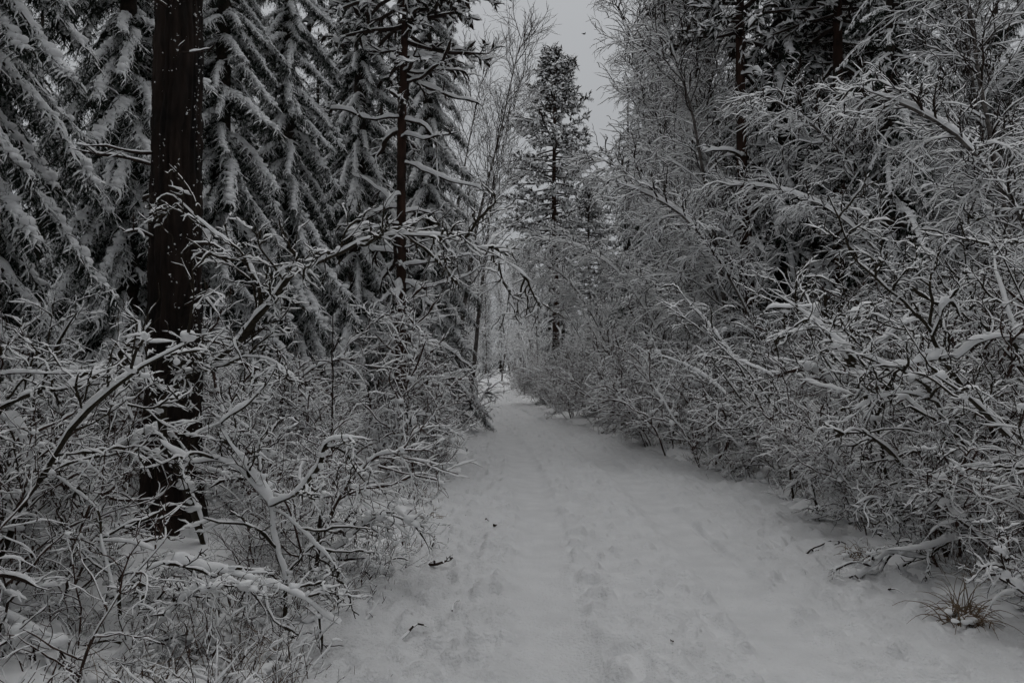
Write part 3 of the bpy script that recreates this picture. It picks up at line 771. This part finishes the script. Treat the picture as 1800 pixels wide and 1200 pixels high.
limb_shrub("dark leaning stem in the bottom left corner, snow-capped bow running towards the path", [
    ([b]+px((222, 1115, 4.15), (211, 1068, 4.15), (210, 1020, 4.15), (228, 1005, 4.15), (255, 1003, 4.15), (300, 985, 4.2), (340, 997, 4.25)), .012, .006, .03, .014, (.2, .4, 5, 3)),
    (px((300, 985, 4.2), (350, 1000, 4.25), (385, 1003, 4.3), (428, 1014, 4.35), (493, 1033, 4.35), (540, 1054, 4.3), (568, 1078, 4.3), (600, 1098, 4.25)), .009, .004, .05, .03, (.17, .4, 5, 3)),
    (px((211, 1068, 4.15), (180, 960, 4.3), (172, 900, 4.4), (130, 860, 4.5), (80, 820, 4.6)), .006, .003, .022, .01, (.2, .4, 5, 3)),
    (px((172, 947, 4.35), (233, 953, 4.3), (283, 972, 4.3)), .008, .004, .045, .026, (.2, .3, 4, 3)),
], 660, b)
b = foot(553, 1040, 5.4)
t = thing("dead_sapling", "straight dark snapped sapling standing by the left verge", "sapling", tuple(b))
link("stem", snow_limb([b, P3(558, 980, 5.4), P3(565, 893, 5.4)], .016, .013, .012, .004, 690, None, M_TWIG, b), t)
b = foot(583, 800, 7.6)
t = thing("dead_sapling", "thin bare upright sapling between the thick pine and the path", "sapling", tuple(b))
link("stem", snow_limb([b, P3(584, 700, 7.6), P3(585, 555, 7.6)], .013, .006, .012, .004, 691, (.3, .25, 3, 2), M_TWIG, b), t)
b = foot(922, 692, 42)
t = thing("sapling", "slim far sapling at the right edge of the distant path", "sapling", tuple(b))
link("stem", snow_limb([b, P3(921, 660, 42), P3(919, 622, 42)], .028, .015, .02, .008, 692, None, M_TWIG, b), t)

# right-hand foreground
b = foot(1835, 985, 6.2)
limb_shrub("tall dark stem leaning left out of the right-hand thicket, forked halfway", [
    ([b]+px((1795, 880, 6.15), (1760, 793, 6.1), (1730, 733, 6.05), (1693, 683, 6.0), (1657, 627, 5.95), (1632, 577, 5.9), (1600, 543, 5.9), (1553, 500, 5.9), (1507, 457, 5.9), (1483, 407, 5.9), (1455, 340, 5.9)), .022, .005, .028, .011, (.2, .55, 5, 3)),
    (px((1632, 577, 5.9), (1640, 533, 5.85), (1634, 495, 5.8), (1650, 440, 5.8)), .011, .004, .02, .01, (.2, .4, 4, 3)),
    (px((1640, 590, 5.9), (1660, 540, 5.85), (1672, 530, 5.85), (1690, 560, 5.85)), .008, .004, .06, .04, (.25, .3, 4, 3)),
    (px((1683, 632, 5.95), (1720, 603, 5.9), (1760, 592, 5.85), (1805, 600, 5.8), (1860, 620, 5.8)), .010, .004, .06, .035, (.2, .4, 5, 3)),
    (px((1657, 627, 5.95), (1600, 640, 5.8), (1560, 645, 5.75), (1500, 620, 5.7), (1450, 615, 5.7)), .009, .003, .05, .03, (.17, .45, 5, 3)),
], 700, b)
b = foot(1740, 990, 6.0)
limb_shrub("grey snow-backed stem bending left in front of the forked one", [
    ([b]+px((1720, 900, 6.0), (1690, 800, 5.95), (1673, 760, 5.9), (1647, 707, 5.9), (1627, 677, 5.85), (1577, 647, 5.8), (1540, 630, 5.8), (1500, 605, 5.8)), .016, .005, .045, .022, (.18, .5, 5, 3)),
    (px((1647, 707, 5.9), (1590, 690, 5.8), (1540, 700, 5.75), (1500, 720, 5.7)), .007, .003, .04, .02, (.2, .4, 5, 3)),
], 720, b)
b = foot(1665, 985, 6.1)
limb_shrub("curved stem low in the right thicket, its snow ridge sloping down to the path", [
    ([b]+px((1645, 900, 6.1), (1617, 850, 6.05), (1573, 803, 6.0), (1540, 775, 5.95), (1500, 755, 5.9), (1460, 770, 5.85)), .016, .006, .045, .026, (.2, .45, 5, 3)),
    (px((1640, 893, 6.1), (1580, 880, 6.0), (1530, 872, 5.9), (1500, 885, 5.85)), .008, .003, .028, .014, (.2, .4, 4, 3)),
], 740, b)
b = foot(1720, 1010, 5.9)
limb_shrub("level snow-capped branch end poking from the right thicket over the path edge", [
    ([b]+px((1735, 960, 5.8), (1700, 943, 5.75), (1667, 950, 5.7), (1617, 963, 5.65), (1557, 966, 5.6)), .009, .006, .045, .026, (.3, .3, 4, 2)),
], 760, b)
b = foot(1440, 905, 8.0)
limb_shrub("small fork with white snow caps at the foot of the right thicket", [
    ([b]+px((1432, 870, 8.0), (1420, 838, 8.0), (1400, 845, 8.0), (1378, 860, 7.95)), .012, .006, .06, .035, (.25, .35, 4, 3)),
    (px((1420, 838, 8.0), (1425, 860, 7.9), (1435, 880, 7.85)), .008, .004, .05, .03, None),
], 770, b)
b = foot(1560, 930, 7.2)
limb_shrub("sapling crown clotted with big clumps of snow in the middle of the right thicket", [
    ([b]+px((1555, 820, 7.2), (1530, 720, 7.15), (1500, 640, 7.1), (1470, 575, 7.05), (1440, 545, 7.0), (1400, 540, 7.0), (1345, 542, 6.95)), .014, .006, .085, .055, (.15, .5, 5, 3)),
    (px((1500, 640, 7.1), (1470, 590, 7.0), (1500, 555, 7.0), (1530, 545, 7.0)), .008, .004, .10, .065, (.2, .4, 5, 3)),
    (px((1440, 545, 7.0), (1415, 560, 6.95), (1402, 595, 6.9)), .006, .004, .09, .06, (.3, .3, 4, 2)),
    (px((1500, 640, 7.1), (1545, 600, 7.0), (1590, 570, 7.0), (1625, 560, 7.0)), .008, .004, .08, .055, (.2, .4, 5, 3)),
], 780, b)
b = foot(1395, 880, 9.0)
limb_shrub("thin dark wand slanting up left across the right thicket", [
    ([b]+px((1380, 750, 9.0), (1350, 700, 8.95), (1320, 660, 8.9), (1262, 605, 8.9), (1207, 560, 8.9), (1150, 525, 8.9)), .012, .004, .022, .009, (.2, .5, 5, 3)),
], 790, b)

# ------------------------------------------------------------------ verge: low twigs, dead grass, lumps of snow
def low_stuff():
    r = np.random.default_rng(801)
    a, g = Acc(), Acc(); pts = []
    for side, n in ((-1, 900), (1, 700)):
        y = 3.3*(26/3.3)**r.random(n); d = np.abs(r.normal(0, .55, n)) + (.05 if side < 0 else .25)
        x = path_c(y) + side*(path_h(y) + d - (.35 if side < 0 else 0)*(y < 9)*r.random(n))
        pts.append(np.stack([x, y], -1))
    p = np.concatenate(pts); p = p[N2[6](p[:, 0]*1.6, p[:, 1]*1.1) > .05]; z = ground_z(p[:, 0], p[:, 1])
    b = np.column_stack([p, z-.02])
    k = 3; base = np.repeat(b, k, 0) + r.normal(0, .05, (len(b)*k, 3))*[1, 1, 0]
    d = np.column_stack([r.normal(0, .6, len(base)), r.normal(0, .6, len(base)), r.uniform(.3, 1, len(base))])
    s = strands(r, base, d, r.uniform(.08, .38, len(base)), 6, -.05, .2)
    s2 = grow(r, s, 2, .25, .95, .8, .1, 4, 0, .2)
    tube(a, s, .003, .0016, .012, .005, n=4, rng=r, lump=.7, gaps=.35); tube(a, s2, .002, .0014, .008, .0035, n=4, rng=r, lump=.7, gaps=.4)
    sel = r.random(len(b)) < .7
    blobs(a, r, b[sel] + [0, 0, .03], r.uniform(.03, .10, sel.sum()), 1, .5, 1, .35)
    o = link("undergrowth", a.mesh("undergrowth", [M_WAND, M_SNOW])); o["kind"] = "stuff"
    tag(o, "low snow-dusted twigs and lumps along both edges of the path", "undergrowth")
    q = b[r.random(len(b)) < np.where(b[:, 0] < 0, .14, .35)]; m = 9
    base = np.repeat(q, m, 0) + r.normal(0, .04, (len(q)*m, 3))*[1, 1, 0]
    d = np.column_stack([r.normal(0, .5, len(base)), r.normal(0, .5, len(base)), np.ones(len(base))])
    s = strands(r, base, d, r.uniform(.1, .34, len(base)), 6, -.2, .08)
    tube(g, s, .0022, .001, n=3)
    o = link("dead_grass", g.mesh("dead_grass", [M_STRAW])); o["kind"] = "stuff"
    tag(o, "withered straw-coloured grass poking through the snow at the path edges", "grass")
low_stuff()

def tuft_thing(px_, py_, n, ln, label, seed):
    d = CAM_H*FPX/(py_-645.0); p = P3(px_, py_, d); z = gz(p[0], p[1]); r = np.random.default_rng(seed)
    t = thing("grass_tuft", label, "grass tuft", (p[0], p[1], z))
    g, s = Acc(), Acc()
    base = r.normal(0, .05, (n, 3))*[1, 1, 0] - [0, 0, .02]
    dd = np.column_stack([r.normal(0, .55, n), r.normal(0, .55, n), r.uniform(.6, 1.2, n)])
    st = strands(r, base, dd, r.uniform(.5, 1.2, n)*ln, 9, -.22, .08)
    tube(g, st, .0035, .0012, n=4, rng=r); link("blades", g.mesh("blades", [M_STRAW]), t)
    c = base[:max(3, n//6)] + r.normal(0, .05, (max(3, n//6), 3))*[1, 1, 0] + [0, 0, .05]
    blobs(s, r, c, r.uniform(.015, .04, len(c)), 0, .6, 2); o = link("snow_cap", s.mesh("snow_cap", [M_SNOW]), t); o["kind"] = "stuff"
tuft_thing(1690, 1095, 95, .30, "brown grass tussock breaking the snow at the lower right path edge", 811)
tuft_thing(1505, 985, 34, .2, "small straw tuft under the right thicket beside a fallen stick", 812)
tuft_thing(755, 915, 30, .2, "dark grass tuft at the tip of the left verge", 813)
tuft_thing(655, 950, 26, .2, "withered grass clump among low twigs on the left verge", 814)

def stick(points, r0, label, seed, twigs=None, snow=.006, name="fallen_twig"):
    pts = []
    for a_, b_, lift in points:
        d = CAM_H*FPX/(b_-645.0); p = P3(a_, b_, d); p[2] = gz(p[0], p[1]) + lift; pts.append(p)
    o = link(name, snow_limb(pts, r0, r0*.5, snow, .002, seed, twigs, M_TWIG, pts[0]), None, tuple(pts[0]))
    return tag(o, label, "twig")
stick([(1415, 980, .0), (1433, 970, .03), (1462, 960, .05), (1495, 962, .01)], .007, "fallen dark twig on the snow at the right path edge", 821, (.4, .12, 2, 1))
stick([(1493, 1016, .0), (1502, 1022, .03), (1515, 1026, .0)], .008, "short broken chip of wood on the right side of the path", 822)
stick([(1562, 1036, .0), (1575, 1042, .025), (1592, 1049, .0)], .006, "short straight twig lying right of the wood chip", 823)
stick([(752, 995, .0), (770, 1002, .03), (785, 998, .02), (800, 993, .03)], .012, "dark stick half buried in the left verge", 824, (.3, .14, 2, 1))
stick([(752, 985, .0), (760, 975, .06), (766, 964, .12)], .007, "little twig standing up behind the half-buried stick", 825)
stick([(794, 1083, .0), (797, 1076, .05), (808, 1075, .05), (809, 1083, .0)], .004, "thin twig looped like a staple on the left verge", 826)
stick([(690, 1130, .0), (712, 1122, .03), (735, 1112, .04), (757, 1112, .0)], .008, "long twig under a snow ridge low on the left verge", 827)
stick([(872, 692, .0), (886, 689.5, .04), (899, 686, .0)], .03, "dark log lying across the far stretch of path", 828, None, .02, "fallen_log")
def leaf(px_, py_, s, label, rz):
    d = CAM_H*FPX/(py_-645.0); p = P3(px_, py_, d)
    u = np.linspace(0, 1, 7); w = np.sin(u*PI)**.8*.4; a = Acc()
    v = np.array([[(x-.5), k*q, .25*abs(k)*q+.2*math.sin(x*5)+dz] for dz in (0, .05) for x, q in zip(u, w) for k in (-1, 0, 1)])*s
    f = [(i*3+k, i*3+k+1, i*3+k+4, i*3+k+3) for i in list(range(6))+list(range(7, 13)) for k in (0, 1)]
    a.add(v, f)
    tag(link("fallen_leaf", a.mesh("fallen_leaf", [M_WAND]), None, (p[0], p[1], gz(p[0], p[1])+.012), (.2, .1, rz)), label, "leaf")
leaf(856, 917, .05, "curled dark leaf on the snow left of the smooth rut", .4)
leaf(870, 926, .055, "second curled leaf just below the first by the left rut", 2.0)
leaf(820, 915, .045, "small brown leaf near the tip of the left verge", 1.0)
leaf(1181, 1134, .03, "tiny leaf scrap on the trodden middle of the path", .9)

def mound(px_, py_, d, s, label, seed):
    p = P3(px_, py_, d); r = np.random.default_rng(seed); a = Acc()
    g = gz(p[0], p[1])
    c = np.array([[0, 0, (p[2]-g)*.5], [.5*s, .2*s, 0], [-.5*s, .3*s, 0]])
    blobs(a, r, c, np.array([s, s*.8, s*.7]), 0, .85, 3, .12)
    tag(link("snow_mound", a.mesh("snow_mound", [M_SNOW]), None, (p[0], p[1], g)), label, "snow mound")
mound(55, 1165, 4.05, .16, "round snow-capped lump in the bottom left corner", 831)
mound(75, 1050, 4.6, .2, "broad snow mound among stems at the lower left edge", 832)
mound(370, 960, 6.6, .2, "snow heaped at the foot of the thick pine", 833)
mound(470, 930, 6.4, .17, "small snow mound behind the bent alder stem", 834)

# a small bird high over the path
def bird():
    p = P3(1027, 60, 45); a = Acc(); r = np.random.default_rng(3)
    t = thing("bird", "small dark bird in the grey sky above the path", "bird", tuple(p), .6)
    u = np.linspace(-1, 1, 9); w = np.sqrt(np.clip(1-u**2, 0, 1))*(1-.25*u)
    body = np.stack([u*.11, u*0, .015*u], -1)[None]
    th = np.arange(8)*PI/4
    v = body[0][:, None] + np.stack([th*0, np.cos(th), np.sin(th)], -1)[None]*(.042*w)[:, None, None]
    i = np.arange(72).reshape(9, 8); j = np.roll(np.arange(8), -1)
    a.add(v, np.stack([i[:-1], i[:-1][:, j], i[1:][:, j], i[1:]], -1)); link("body", a.mesh("body", [M_FEATHER]), t)
    for sd in (-1, 1):
        w_ = Acc(); s = np.linspace(0, 1, 6)
        lead = np.stack([.05-.07*s**2, sd*.16*s, .05*np.sin(s*2.4)], -1); trail = lead + np.stack([-.085*(1-s*.75), s*0, -.006+s*0], -1)
        vv = np.concatenate([lead, trail, lead-[0, 0, .006], trail-[0, 0, .006]])
        q = [(k, k+1, 7+k, 6+k) for k in range(5)] + [(12+k, 13+k, 19+k, 18+k) for k in range(5)]
        w_.add(vv, q); link("wing", w_.mesh("wing", [M_FEATHER]), t)
    tl = Acc(); tl.add([(-.10, 0, 0), (-.19, .03, -.01), (-.19, -.03, -.01), (-.10, 0, -.012), (-.19, .03, -.016), (-.19, -.03, -.016)], t=[(0, 1, 2), (3, 4, 5)])
    link("tail", tl.mesh("tail", [M_FEATHER]), t)
bird()
